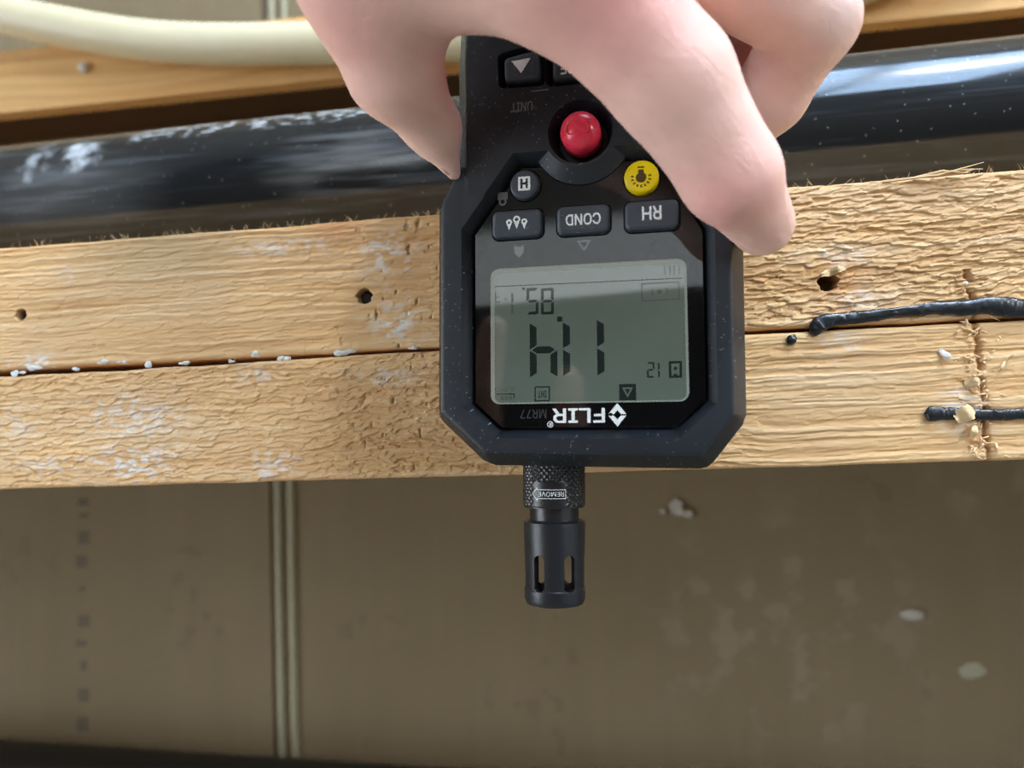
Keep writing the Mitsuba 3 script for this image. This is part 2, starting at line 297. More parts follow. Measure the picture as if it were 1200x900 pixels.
    for xa, xb in ((X0, xs[0]), (xs[-1], X1)):                       # the plain run out to the walls
        m = bx(xa, xb, y0, y1, -depth, -.0001); V.append(m.vertices); Cc.append(np.tile(plain, (8, 1)))
        Fq.append(np.c_[m.faces, m.faces[:, 2]] + n0); n0 += 8
    Vv, Qq = np.vstack(V), np.vstack(Fq)
    ff = np.vstack([Qq[:, [0, 1, 2]], Qq[:, [0, 2, 3]]]); ff = ff[(ff[:, 0] != ff[:, 2]) & (ff[:, 1] != ff[:, 2])]
    return trimesh.Trimesh(Vv, ff, process=False), np.vstack(Cc), (xs, ys, Z, lo, hi)
wig = lambda s, a, f: (lambda X: a * (nz(X * f, X * 0, s, 3) - .5))
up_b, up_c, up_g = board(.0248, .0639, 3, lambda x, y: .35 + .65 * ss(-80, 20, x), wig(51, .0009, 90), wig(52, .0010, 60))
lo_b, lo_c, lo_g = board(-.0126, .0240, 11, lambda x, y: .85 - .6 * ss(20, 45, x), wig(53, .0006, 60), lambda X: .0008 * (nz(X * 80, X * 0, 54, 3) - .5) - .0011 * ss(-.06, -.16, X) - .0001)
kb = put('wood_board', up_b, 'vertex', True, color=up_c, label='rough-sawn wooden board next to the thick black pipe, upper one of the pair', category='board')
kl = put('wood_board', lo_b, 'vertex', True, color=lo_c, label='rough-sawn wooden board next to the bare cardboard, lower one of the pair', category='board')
# fuzz and splinters on the far edge of the upper board
hairs = []
for i in range(170):
    x = rng.uniform(-.19, .11); a = rng.uniform(-.9, .9); L = rng.uniform(.0010, .0030); z = rng.uniform(-.0016, -.0002)
    p0 = np.array([x, .0636, z]); d = np.array([math.sin(a), .75 * math.cos(a), rng.uniform(.0, .6)])
    hairs.append(tube([p0, p0 + d * L * .5 + [0, 0, .0002], p0 + d * L], [.00008, .00006, .00003], 4))
put(kb + '__fibre_fuzz', cat(hairs), 'fibre', kind='stuff', label='fine pale fibres standing up from the far edge')
for a, m_, b in [((1035, 213), (1100, 205), (1153, 190)), ((1092, 207), (1125, 199), (1152, 198)), ((1070, 209), (1105, 200), (1137, 203)), ((1100, 206), (1128, 203), (1140, 199))]:
    put(kb + '__splinter', tube([on(*a, .0003), on(*m_, .0016), on(*b, .0022)], [.0004, .0003, .0001], 6), 'fibre', 40)

# things on the boards
def crumb(name, px, py, r, z, seed, m, **kw): put(name, rock(on(px, py, z), r, seed), m, 60, **kw)
ORD = 'first second third fourth fifth sixth seventh eighth ninth tenth eleventh twelfth'.split()
for i, (px, py, r) in enumerate([(18, 438, 2.0), (43, 431, 2.2), (88, 433, 1.3), (119, 424, 2.1), (144, 424, 1.5), (173, 428, 1.9), (216, 425, 1.3), (271, 423, .9), (299, 416, 1.6), (335, 420, 1.6), (403, 412, 2.2), (486, 407, 1.2)]):
    c = on(px, py, -.0004)
    put('plaster_crumb', cat([rock(c + np.array([rng.normal(0, r * .55), rng.normal(0, r * .16), rng.uniform(-.3, .3)]) * .001, np.array([rng.uniform(.35, .8) * r, rng.uniform(.22, .45) * r, rng.uniform(.3, .6)]) * .001, 13 * i + q, 2) for q in range(5)]), 'plaster', 25, label=f"{'large' if r > 1.9 else 'small' if r > 1.25 else 'tiny'} white plaster crumb in the gap between the boards, {ORD[i]} from the left", category='crumb', group='plaster crumbs in the gap')
for i, (px, py, r) in enumerate([(427, 348, 1.8), (24, 370, 1.4)]):
    p = on(px, py, 0); n_ = cat([lathe([(0, 0), (r, 0), (r, .5), (r * .8, .9), (0, 1.0)], 20), trimesh.creation.cylinder(r * .4, 25, sections=12).apply_translation((0, 0, -12.5))])
    n_.apply_scale(.001); n_.apply_translation((p[0], p[1], -.0036))
    put('nail', n_, 'iron', 40, label=['dark nail head sunk in the upper board, left of the meter', 'dark nail head sunk in the upper board at the left end of the frame'][i], category='nail')
def bead(pts, z=.0005, flat=.55, rough=.10, seed=0, n=260):
    s = spline([list(on(px, py, z)) + [r * .001] for px, py, r in pts], n)
    m = tube(s[:, :3], np.maximum(s[:, 3], .0004), 18, flat); d = nz(m.vertices[:, 0] * 300, m.vertices[:, 1] * 900, seed) - .5 + .5 * (nz(m.vertices[:, 0] * 1100, m.vertices[:, 1] * 1900, seed + 1) - .5)
    c = m.vertices.copy(); m.vertices = c + np.stack([0 * d, d * .0012, np.abs(d) * .0012], -1) * (rough * 10); return m
pts = [(958, 393, .5), (957, 388, 1.9), (962, 379, 2.2), (974, 375, 1.9), (1000, 373, 1.6), (1040, 367, 1.5), (1080, 363, 1.5), (1110, 361, 1.8), (1138, 360, 2.0), (1160, 358, 2.5), (1180, 360, 2.7), (1210, 362, 2.3), (1260, 360, 2.2), (1275, 360, .6)]
put('sealant_bead', bead(pts, seed=61, rough=.09), 'sealant', 60, label='long black sealant bead with a blobbed end along the seam, right of the meter', category='sealant bead')
pts = [(1083, 485, .5), (1087, 485, 1.6), (1096, 485, 1.9), (1115, 485, 1.6), (1140, 486, 1.5), (1170, 486, 1.5), (1200, 485, 1.5), (1260, 484, 1.5), (1270, 484, .5)]
put('sealant_bead', bead(pts, seed=62, rough=.07), 'sealant', 60, label='short straight black sealant bead lying low on the lower board at the right', category='sealant bead')
crumb('sealant_drop', 928, 398, np.array([1.4, 1.3, .9]) * .001, .0005, 21, 'sealant', label='small black sealant drop on the lower board just left of the blobbed bead end', category='sealant drop')
mat('chip_wood', rgb(216, 190, 144), .7)
def torn(q, r, c, seed, ang):                                           # a ragged flake: a noisy bent sheet with its own thickness
    m = trimesh.creation.icosphere(3, 1.0); v = m.vertices; k = .55 + .8 * meshkit.fbm(v * 2.4 + seed * 5.1, 3, seed)
    v = v * k[:, None] * np.array(r) * .001; v[:, 2] += .0006 * np.sin(v[:, 0] * 1400 + seed)
    ca, sa = math.cos(ang), math.sin(ang); v[:, :2] = v[:, :2] @ np.array([[ca, sa], [-sa, ca]]); m.vertices = v + c; return m
def chip(px, py, r, z, seed, ang, mt='chip_wood', **kw):
    q = rng.uniform(-1, 1, (9, 3)) * np.array(r) * .001; c, s = math.cos(ang), math.sin(ang)
    q[:, :2] = q[:, :2] @ np.array([[c, s], [-s, c]]); put('wood_chip', hull(q + on(px, py, z)) if max(r) < 1.5 else torn(q, r, on(px, py, z), seed, ang), mt, 20, label=kw['label'], category='wood chip')
chip(1131, 485, (2.6, 2.1, .6), .0018, 1, .5, label='pale torn wood chip stuck on the short lower sealant bead')
chip(1141, 505, (1.6, .9, .6), .0009, 2, 1.1, label='small wood chip just below the short lower sealant bead')
chip(1107, 415, (1.8, .8, .5), .0008, 3, 2.2, 'plaster', label='whitish sliver on the lower board below the long sealant bead')
chip(1178, 425, (3.0, .35, .3), .0009, 4, .8, label='thin pale wood sliver near the right end of the lower board')
chip(1133, 331, (.9, .8, .5), .0008, 5, .4, 'plaster', label='tiny pale chip on the upper board above the long sealant bead')
chip(976, 318, (4.2, .9, .5), .0012, 6, .25, label='raised wood flake at the top lip of the open hole right of the meter')
chip(1140, 448, (2.0, 1.2, .6), .0008, 7, .3, label='torn wood shaving halfway down the rough cut in the lower board')

sh = []
for i in range(90):
    t = rng.uniform(.3, 1); cp = np.array(CUT); y = cp[-1, 1] + (cp[0, 1] - cp[-1, 1]) * rng.uniform(.03, .82)
    x = np.interp(y, cp[::-1, 1], cp[::-1, 0]) + rng.normal(-.0012, .0022); a = rng.normal(0, .7) + (math.pi if rng.random() < .5 else 0); L = rng.uniform(.0008, .0030)
    p0 = np.array([x, y, -.0003]); d = np.array([math.cos(a), math.sin(a), rng.uniform(.05, .5)])
    sh.append(tube([p0, p0 + d * L * .5 + [0, 0, .0003], p0 + d * L * np.array([1, 1, .6])], np.array([.00028, .00022, .00008]) * rng.uniform(.6, 1.5), 6, .5))
put(kl + '__torn_fibres', cat(sh), 'fibre', kind='stuff', label='torn pale fibres along the rough cut')

# ------------------------------------------------------------------ pipe, furring strip, hose, lower pipe
def pipe_y(x): return .10195 + .0115 * (np.clip(x, -.32, .3) + .037)
ang = np.linspace(0, 2 * np.pi, 97)[:-1]
p = np.array([(x, pipe_y(x), -.08) for x in np.linspace(X0, X1, 90)])
put('drain_pipe', tube(p, .030, 96), 'abs_pipe', True, label='thick black plastic pipe with white scuffs, running behind the boards under the hand', category='pipe')
mat('shade_wood', rgb(78, 56, 36), .8)  # dark colour stands in for the shade under the strip
put('shade_joist', bx(X0, X1, .203, .2282, -.2345, -.1795), 'shade_wood', label='added dark joist in the shadow below the orange-brown wooden strip', category='shade_joist')
st = bx(X0, X1, .1922, .2285, -.1795, -.17)
kst = put('furring_strip', st, 'strip_wood', label='orange-brown wooden strip behind the black pipe, under the hose', category='board')
crumb('plaster_crumb', 98, 79, np.array([2.6, 2.8, 2.2]) * .001, -.1685, 77, 'plaster', label='white plaster crumb on the wooden strip behind the pipe', category='crumb')
hp = [on(x, y, -.159) for x, y in [(0, 16), (60, 29), (130, 42), (200, 50), (300, 52), (400, 50), (540, 46), (700, 38), (900, 8), (1060, -40)]]
a0, a1 = hp[0], hp[-1]
hp = [a0 + [-.42, .42, -.064], a0 + [-.2, .17, -.04], a0 + [-.06, .034, -.006]] + hp + [a1 + [.08, .035, -.012], a1 + [.22, .12, -.05], a1 + [.5, .35, -.064]]
put('hose', tube(spline(hp, 160), .0107, 28), 'hose_rubber', True, label='cream rubber hose lying on the wooden strip behind the hand', category='hose')
pa, pb = on(0, 868, -.2033), on(500, 900, -.2033)
d_ = unit(pb - pa); c0 = pa + np.array([0, -.0305, 0])
s0 = c0 + d_ * ((X0 - c0[0]) / d_[0]); s1 = c0 + d_ * ((X1 - c0[0]) / d_[0])
put('drain_pipe', tube([s0, (s0 + s1) / 2, s1], .0285, 64), 'dark_pipe', True, label='dark pipe lying on the cardboard along the bottom edge of the frame', category='pipe')
c = on(793, 599, -.2335); put('lint', cat([rock(c + np.array([rng.normal(0, .0028), rng.normal(0, .0028), rng.uniform(-.0006, .001)]), np.array([.0022, .002, .0012]) * rng.uniform(.5, 1.2), 90 + i, 1) for i in range(11)]), 'lint', 60, label='pale fluff tuft on the cardboard right of the meter probe', category='lint')
crumb('lint', 1070, 720, np.array([6.5, 2.6, 2]) * .001, -.234, 8, 'lint', label='elongated white flake on the cardboard at the lower right', category='lint')
crumb('lint', 1141, 786, np.array([7, 4.5, .8]) * .001, -.2346, 9, 'kraft_edge', label='flat pale smear of plaster on the cardboard near the right edge', category='lint')

# ------------------------------------------------------------------ the moisture meter; local u right, v up in the photo, w out of the face, mm
mu = ROT @ unit((3910, -85, -900)); mv = ROT @ (-unit((.005, 1, -.075))); mw = unit(np.cross(mu, mv)); mv = np.cross(mw, mu)
MO = at(690, 395, .183)
MT = np.eye(4); MT[:3, 0], MT[:3, 1], MT[:3, 2], MT[:3, 3] = mu * .001, mv * .001, mw * .001, MO
def mm(m): m = m.copy(); m.apply_transform(MT); return m
MK = 'moisture_meter'
def part(name, mesh, bsdf, smooth=35, label=None, kind=None): return put(MK + '__' + name, mm(mesh), bsdf, smooth, label=label, kind=kind)
def ring(poly, w): a = np.array(poly, float); return np.c_[a, np.full(len(a), w)]
def off(poly, d, res=3):
    g = Polygon(poly).buffer(d, quad_segs=res, join_style='mitre' if res == 0 else 'round'); return np.array(g.exterior.coords)[:-1]
def loft(layers): return hull(*[ring(p, w) for p, w in layers])
HEAD = [(-39.2, 34.5), (-39.2, -18.8), (-26.3, -30.6), (27.0, -31.4), (36.0, -20.0), (36.4, 30.0), (28.5, 46.5), (-33.4, 46.3)]
rh_ = lambda d: off(off(HEAD, -4.0 + 0), 4.0 + d)                       # rounded corners
head = mf(loft([(rh_(-3.2), 2.6), (rh_(-4.2), 3.0), (rh_(-.3), -4.6), (rh_(0), -7.5), (rh_(0), -17), (rh_(-2.5), -23), (rh_(-7), -28.5)]))
HND = [(-33.2, 31), (-33.9, 70), (-33.0, 86), (-29, 112), (-22, 121), (20, 121), (27, 112), (30.5, 86), (31.5, 70), (30.8, 31)]
rn = lambda d: off(HND, d)
handle = mf(loft([(rn(-4.6), 3.3), (rn(-4.0), 3.0), (rn(-.4), -4.0), (rn(0), -8), (rn(-.5), -17), (rn(-5), -25), (rn(-8), -27)]))
WINP = [(-28.2, 26.5), (-28.1, -15.3), (-21.5, -21.4), (20.0, -21.5), (26.6, -15.3), (26.9, 24.0), (17.2, 42.0), (-16.2, 42.6)]
cav = mf(loft([(np.array(WINP), -2.2), (np.array(WINP), 0.0), (off(WINP, 2.9, 0), 3.6)]))
RED = (-1.1, 49.2)
collar = mf(hull(ring(np.array(Point(RED).buffer(12.4, 24).exterior.coords), -2.2), ring(np.array(Point(RED).buffer(12.0, 24).exterior.coords), .3), ring(np.array(Point(RED).buffer(8.6, 24).exterior.coords), 3.3)))
body = (head + handle - cav) + collar
def circ(c, r, w, s=24): return ring(np.array(Point(c).buffer(r, s // 4).exterior.coords)[:-1], w)
body -= mf(hull(circ(RED, 6.0, -3, 64), circ(RED, 6.2, 1.2, 64), circ(RED, 8.1, 4.2, 64)))
ARROW = [(-19.8, 69.4), (-11.0, 70.8), (-10.6, 63.1), (-19.6, 63.4)]
STORE = [(-7.7, 71.0), (5.7, 71.0), (5.7, 62.5), (-7.7, 62.5)]
UPA = [(8.6, 70.8), (17.6, 69.4), (17.4, 63.4), (8.4, 63.1)]
well = lambda poly: mf(hull(ring(off(poly, .7), -1), ring(off(poly, .8), 2.0), ring(off(poly, 1.8), 4.2)))
for q in (ARROW, STORE, UPA): body -= well(q)
part('housing', tm(body), 'rubber', 28, label='black rubber-armoured housing with an eight-sided head')
# glossy window plate, cut around the collar and, with a thin gap, around the keys
rr = lambda c, a, b, r=1.6: np.array(sbox(c[0] - a + r, c[1] - b + r, c[0] + a - r, c[1] + b - r).buffer(r, quad_segs=5).exterior.coords)[:-1]
wp = Polygon(WINP).buffer(-.15).difference(Point(RED).buffer(12.2, 32))
for g in (Point(-15.15, 38.0).buffer(3.75), Point(13.1, 37.5).buffer(4.1), Polygon(rr((-17.1, 28.35), 6.3, 3.5)), Polygon(rr((-.9, 28.3), 6.4, 3.55)), Polygon(rr((15.3, 28.2), 6.3, 3.6))): wp = wp.difference(g.buffer(.38))
def plate(poly, w0, w1):
    g = getattr(poly, 'geoms', [poly]); m = cat([trimesh.creation.extrude_polygon(q, w1 - w0, engine='earcut') for q in g]); m.apply_translation((0, 0, w0)); return m
part('display_window', plate(wp, -2.0, 0), 'window_gloss', False, label='glossy black window over the display and lower keys')
def keycap(name, outl, w0, w1, bsdf, bev=.7, label=None):
    return part(name, loft([(outl, w0), (outl, w1 - bev), (off(outl, -bev * .35), w1 - bev * .3), (off(outl, -bev), w1)]), bsdf, 30, label=label)
def text(s, u0, v0, u1, v1, w, bold=True, th=.04):                      # turned half round: the meter reads from the far side
    m = meshkit.text_mesh(s, 10, 1, bold); lo, hi = m.bounds
    p = (m.vertices - lo) / (hi - lo); m.vertices = np.c_[u1 - p[:, 0] * (u1 - u0), v1 - p[:, 1] * (v1 - v0), w + p[:, 2] * th]; return m
def flat(poly, w, th=.04): return plate(poly, w, w + th)
poly = lambda *p: Polygon(p)
# lower keys
k = keycap('key', np.array(Point(-15.15, 38.0).buffer(3.75, 12).exterior.coords)[:-1], -1, 1.7, 'key_grey', .8, 'round grey key marked H')
b_ = sbox(-16.45, 36.6, -13.9, 39.6).buffer(.25)
hh = unary_union([sbox(-16.1, 36.9, -15.55, 39.3), sbox(-14.8, 36.9, -14.25, 39.3), sbox(-15.8, 37.8, -14.5, 38.4)])
put(k + '__symbol', mm(flat(b_.difference(hh), 1.7)), 'print_white'); put(k + '__symbol', mm(flat(hh, 1.7)), 'print_dark')
k = keycap('key', np.array(Point(13.1, 37.5).buffer(4.1, 12).exterior.coords)[:-1], -1, 1.9, 'key_yellow', .8, 'round yellow key with a lamp symbol')
lamp = [Point(13.05, 37.2).buffer(1.25, 10), sbox(12.4, 38.0, 13.7, 39.1), sbox(12.3, 39.5, 13.8, 39.85)]
put(k + '__symbol', mm(flat(unary_union(lamp), 1.9)), 'print_brown')
rays = []
for i in range(9):
    a = math.radians(170 + i * 25); c, s = math.cos(a), math.sin(a)
    rays.append(LineString([(13.05 + 1.75 * c, 37.2 + 1.75 * s), (13.05 + 2.4 * c, 37.2 + 2.4 * s)]).buffer(.2, cap_style='flat'))
put(k + '__symbol', mm(flat(unary_union(rays), 1.9)), 'print_brown')
k = keycap('key', rr((-17.1, 28.35), 6.3, 3.5), -1, 1.7, 'key_grey', .8, 'grey key with a symbol of three drops')
def drop(c, s): return unary_union([Point(c[0], c[1] + .5 * s).buffer(.75 * s, 8), poly((c[0] - .7 * s, c[1] + .35 * s), (c[0] + .7 * s, c[1] + .35 * s), (c[0], c[1] - 1.5 * s))])
dd = [drop((-19.0, 28.2), 1.0), drop((-17.1, 28.7), 1.2), drop((-15.2, 28.2), 1.0)]
holes = [Point(-19.0, 28.6).buffer(.3), Point(-17.1, 29.3).buffer(.42), Point(-15.2, 28.7).buffer(.3)]
for g, h_ in zip(dd, holes): put(k + '__symbol', mm(flat(g.difference(h_), 1.7)), 'print_white')
k = keycap('key', rr((-.9, 28.3), 6.4, 3.55), -1, 1.7, 'key_grey', .8, 'grey key lettered COND')
put(k + '__lettering', mm(text('COND', -5.0, 26.8, 3.4, 29.6, 1.7)), 'print_white')
k = keycap('key', rr((15.3, 28.2), 6.3, 3.6), -1, 1.7, 'key_grey', .8, 'grey key lettered RH')
put(k + '__lettering', mm(text('RH', 13.1, 26.9, 17.6, 30.2, 1.7)), 'print_white')
# upper keys
k = keycap('key', off(off(ARROW, -1.2), 1.2), -1, 3.9, 'key_grey', 1.0, 'grey key with an arrow head')
put(k + '__symbol', mm(flat(poly((-17.7, 68.2), (-12.9, 68.5), (-15.3, 64.9)), 3.9)), 'print_white')
k = keycap('key', off(off(STORE, -1.2), 1.2), -1, 3.7, 'key_grey', 1.0, 'grey key lettered STORE, half under the finger')
put(k + '__lettering', mm(text('STORE', -5.6, 63.5, 3.8, 66.3, 3.7)), 'print_white')
put(k + '__symbol', mm(flat(sbox(-6.2, 67.6, -2.6, 68.0), 3.7)), 'print_white')
keycap('key', off(off(UPA, -1.2), 1.2), -1, 3.9, 'key_grey', 1.0, 'grey key hidden under the finger')
dome = lathe([(0, 6.6), (1.4, 6.45), (2.7, 5.95), (3.8, 5.1), (4.5, 4.1), (4.85, 3.0), (4.9, -1.5), (0, -1.5)][::-1], 48); dome.apply_translation((RED[0], RED[1] + .1, 0))
if dome.volume < 0: dome.invert()
k = part('key', dome, 'key_red', 50, label='domed red key in a round recess')
mat('red_mark', rgb(214, 44, 64), .45)
for s in (-1, 1):
    arc = LineString([(RED[0] + s * 1.9 + s * .9 * math.cos(t), RED[1] - .4 + 1.3 * math.sin(t)) for t in np.linspace(-1.9, 1.9, 12)]).buffer(.16)
    put(k + '__symbol', mm(flat(arc, 6.02, .12)), 'red_mark')
part('lettering', text('UNIT', -18.0, 55.6, -12.6, 58.0, 3.3), 'print_grey', label='small grey word UNIT')
part('marking', flat(sbox(-12.9, 60.2, -8.6, 60.5), 3.3), 'print_grey', label='short grey line under the upper keys, a painted highlight of the recess edge')  # this line paints the highlight along the recess edge
tri = poly((-2.7, 23.5), (.9, 23.5), (-.9, 20.8)); part('marking', flat(tri.difference(tri.buffer(-.42)), 0), 'print_mark', label='grey outline triangle under the COND key')
part('marking', flat(unary_union([poly((-18.2, 22.9), (-15.6, 22.9), (-15.8, 21.3), (-16.9, 20.2), (-18.0, 21.3)), sbox(-17.9, 22.9, -17.5, 23.3), sbox(-16.3, 22.9, -15.9, 23.3)]), 0), 'print_mark', label='grey shield mark under the three-drop key')
part('marking', flat(drop((15.6, 22.0), .7), 0), 'print_grey', label='dim drop mark under the RH key')
lock = unary_union([sbox(-22.3, 35.0, -19.7, 36.9), Point(-21.0, 34.5).buffer(1.0).difference(Point(-21.0, 34.5).buffer(.55))]); part('marking', flat(lock, 0), 'print_grey', label='dim padlock mark beside the H key')
# logo
part('lettering', text('FLIR', -8.9, -20.4, 3.6, -16.9, 0, True), 'print_white', label='bold white maker lettering below the display')
cx, cy = 6.5, -18.6
dia = poly((cx - 2.25, cy), (cx, cy + 2.75), (cx + 2.25, cy), (cx, cy - 2.75)); inn = poly((cx - .95, cy), (cx, cy + 1.1), (cx + .95, cy), (cx, cy - 1.1))
logo = dia.difference(inn).difference(sbox(cx - 3, cy - .16, cx + 3, cy + .16)).difference(poly((cx - 2.4, cy), (cx - 1.5, cy + .55), (cx - .8, cy), (cx - 1.5, cy - .3)))
part('logo', flat(logo, 0), 'print_white', False, label='white diamond emblem below the display')
part('lettering', text('MR77', -16.8, -19.2, -10.4, -17.1, 0, False), 'print_dim', label='dim model lettering MR77')
rg = Point(-9.5, -21.0 + .3).buffer(.75); part('marking', cat([flat(rg.difference(rg.buffer(-.16)), 0), text('R', -9.8, -21.1, -9.2, -20.3, 0)]), 'print_white', False, label='tiny white circled R')
# LCD
LW, SW = .05, .06
part('display_rim', plate(Polygon(rr((-.55, 1.0), 23.6, 16.7, 2.2)).difference(Polygon(rr((-.35, .55), 22.8, 15.9, 1.6))), -.5, LW), 'lcd_rim', False, label='pale rim around the display')
lk = part('display', plate(Polygon(rr((-.35, .55), 22.8, 15.9, 1.6)), -.5, LW - .01), 'lcd_glass', False, label='grey-green liquid crystal display')
def lcd(name, g, faint=False, lab=None): put(lk + '__' + name, mm(flat(g, LW - .01, .02) if not isinstance(g, trimesh.Trimesh) else g), 'lcd_ink_faint' if faint else 'lcd_ink', label=lab)
UV = lambda px, py: (lambda d: (lambda P: ((P - MO) @ mu * 1000, (P - MO) @ mv * 1000))(EYE + d * (((MO - EYE) @ mw) / (d @ mw))))(ROT @ np.array([(px - 600) / F, (py - 450) / F, 1.0]))
SEG = {'0': 'abcdef', '1': 'bc', '2': 'abged', '4': 'fgbc', '5': 'afgcd', '8': 'abcdefg'}
def digit(ch, u0, v0, u1, v1, t):
    """seven segment figure turned half round, built on the display"""
    W, Hh = u1 - u0, v1 - v0; g_ = t * .07; out = []
    def hz(y): return poly((t * .5 + g_ - t * .35, y + t / 2 if y > Hh * .75 else y), (t, y + (t / 2 if y < Hh * .75 else t * .5)), (W - t, y + (t / 2 if y < Hh * .75 else t * .5)), (W - t * .15 - g_, y + t / 2 if y > Hh * .75 else y), (W - t, y - t / 2), (t, y - t / 2))
    def vt(x, y0, y1, inner):
        y0, y1 = y0 + g_, y1 - g_
        return poly((x, y0), (x, y1), (x + inner * t, y1 - t * .6), (x + inner * t, y0 + t * .6))
    S = {'a': poly((g_ * 2, Hh), (W - g_ * 2, Hh), (W - t, Hh - t), (t, Hh - t)), 'd': poly((g_ * 2, 0), (W - g_ * 2, 0), (W - t, t), (t, t)),
         'g': poly((t * .35, Hh / 2), (t, Hh / 2 + t / 2), (W - t, Hh / 2 + t / 2), (W - t * .35, Hh / 2), (W - t, Hh / 2 - t / 2), (t, Hh / 2 - t / 2)),
         'f': vt(0, Hh / 2, Hh, 1), 'e': vt(0, 0, Hh / 2, 1), 'b': vt(W, Hh / 2, Hh, -1), 'c': vt(W, 0, Hh / 2, -1)}
    m = [affinity.scale(affinity.translate(S[s], -W / 2, -Hh / 2), -1, -1, origin=(0, 0)) for s in SEG[ch]]
    return affinity.translate(unary_union([q.buffer(-.03) for q in m]), (u0 + u1) / 2, (v0 + v1) / 2)
def box_uv(x0, y0, x1, y1): a, b = UV(x0, y1), UV(x1, y0); return a[0], a[1], b[0], b[1]
u = box_uv(621, 377, 653, 443); lcd('digit', digit('4', *u, 1.75))
u = box_uv(640, 376, 669, 441); lcd('digit', affinity.translate(digit('1', u[0], u[1], u[2], u[3], 1.75), u[2] - u[0] - 1.75 if False else 0, 0)) if False else None
def one(x1_, y0_, y1_, t):                                              # a lone 1: its strokes stand at the left of the turned cell
    a = box_uv(x1_, y0_, x1_ + 30, y1_); return digit('1', a[0], a[1], a[2], a[3], t)
lcd('digit', one(660, 376, 441, 1.75)); lcd('digit', one(700, 373, 441, 1.75))
a = box_uv(653, 371, 659, 377); lcd('decimal_point', sbox(*a))
lcd('digit', digit('8', *box_uv(634, 337, 649, 369), .75)); lcd('digit', digit('5', *box_uv(617, 337, 631, 369), .75)); lcd('digit', one(599, 341, 369, .65), True)
lcd('decimal_point', sbox(*box_uv(612, 337, 615, 340)))
a = box_uv(580, 341, 595, 355); lcd('unit_mark', unary_union([sbox(a[0], a[1], a[0] + .35, a[3]), sbox(a[0], a[1], a[0] + 1.4, a[1] + .35), sbox(a[0], a[1] + 1.2, a[0] + 1.2, a[1] + 1.5), Point(a[2] - .5, a[1] + .8).buffer(.38).difference(Point(a[2] - .5, a[1] + .8).buffer(.18))]), True)
p0, p1 = UV(579, 336), UV(800, 326); lcd('line', LineString([p0, p1]).buffer(.11, cap_style='flat'))
for x in (779, 785, 790, 796): a = UV(x, 310 + (796 - x) * .05); lcd('bar', sbox(a[0] - .12, a[1] - 2.4, a[0] + .12, a[1]), True)
a = box_uv(752, 330, 796, 353); fr = sbox(*a).buffer(.05); lcd('icon_frame', fr.difference(fr.buffer(-.28)), True)
c = UV(773, 342); lcd('icon', unary_union([Point(c).buffer(.55), LineString([(c[0] - 1.5, c[1] - .7), (c[0] - 1.8, c[1]), (c[0] - 1.5, c[1] + .7)]).buffer(.14), LineString([(c[0] + 1.5, c[1] - .7), (c[0] + 1.8, c[1]), (c[0] + 1.5, c[1] + .7)]).buffer(.14)]), True)
lcd('digit', digit('2', *box_uv(758, 424, 767, 443), .5)); lcd('digit', one(771, 424, 443, .5))
a = box_uv(784, 423, 799, 443); fr = sbox(*a); lcd('icon', unary_union([fr.difference(fr.buffer(-.55)), sbox(a[0] + 1.1, a[1] + .5, a[2] - 1.1, a[1] + .95), Point((a[0] + a[2]) / 2, a[3] - 1.7).buffer(.4)]))
a = box_uv(726, 450, 745, 469); fr = sbox(*a).buffer(.05); c = ((a[0] + a[2]) / 2, (a[1] + a[3]) / 2)
t1 = poly((c[0] - 1.3, c[1] + 1.1), (c[0] + 1.3, c[1] + 1.1), (c[0], c[1] - 1.3)); lcd('icon', fr.difference(t1.difference(t1.buffer(-.36))))
a = box_uv(627, 453, 644, 470); fr = sbox(*a).buffer(.1); lcd('icon_frame', fr.difference(fr.buffer(-.32))); lcd('icon', text('INT', a[0] + .7, a[1] + .8, a[2] - .7, a[3] - 1.0, LW - .01, True, .02))
a = box_uv(580, 453, 604, 459); lcd('icon', text('APO', *a, LW - .01, False, .02), True)
a = box_uv(582, 461, 603, 470); lcd('icon_frame', unary_union([sbox(a[0], a[3] - .25, a[2], a[3]), sbox(a[2] - .25, a[1] + .6, a[2], a[3])])); lcd('icon', unary_union([sbox(a[0] + 1 + i * 1.05, a[1] + .2, a[0] + 1.8 + i * 1.05, a[3] - .6) for i in range(3)]), True)
# probe; axis along -v
PU, PW = -10.9, -12.5
def along(m):                                                          # lathe z (downwards in the photo) -> -v
    m = m.copy(); q = m.vertices.copy(); m.vertices = np.c_[PU + q[:, 0], -q[:, 2], PW + q[:, 1]]
    if m.volume < 0: m.invert()
    return m
R1 = 7.9
nz_, na = 44, 150
zz, aa = np.meshgrid(np.linspace(29.5, 41.2, nz_), np.linspace(0, 2 * np.pi, na, endpoint=False), indexing='ij')
kn = np.abs(((aa * R1 / 1.55 + zz / 1.55) % 1) - .5) + np.abs(((aa * R1 / 1.55 - zz / 1.55) % 1) - .5)
lab = np.exp(-(((aa - np.pi / 2) / .62) ** 4)) * ss(34.4, 34.9, zz) * (1 - ss(41.9, 42, zz))
rad = R1 - .42 * np.clip(.8 - kn, 0, .8) * (1 - ss(.3, .6, lab)) * (1 - ss(40.4, 40.8, zz)); rad = np.where(zz > 40.9, R1 - .25, rad)
V = np.stack([rad * np.cos(aa), rad * np.sin(aa), zz], -1).reshape(-1, 3); ii = np.arange(nz_ * na).reshape(nz_, na)
q = np.stack([ii[:-1], ii[1:], np.roll(ii, -1, 1)[1:], np.roll(ii, -1, 1)[:-1]], -1).reshape(-1, 4)
V = np.vstack([V, [0, 0, 29.5], [0, 0, 41.2]]); n0 = nz_ * na; j = np.arange(na)
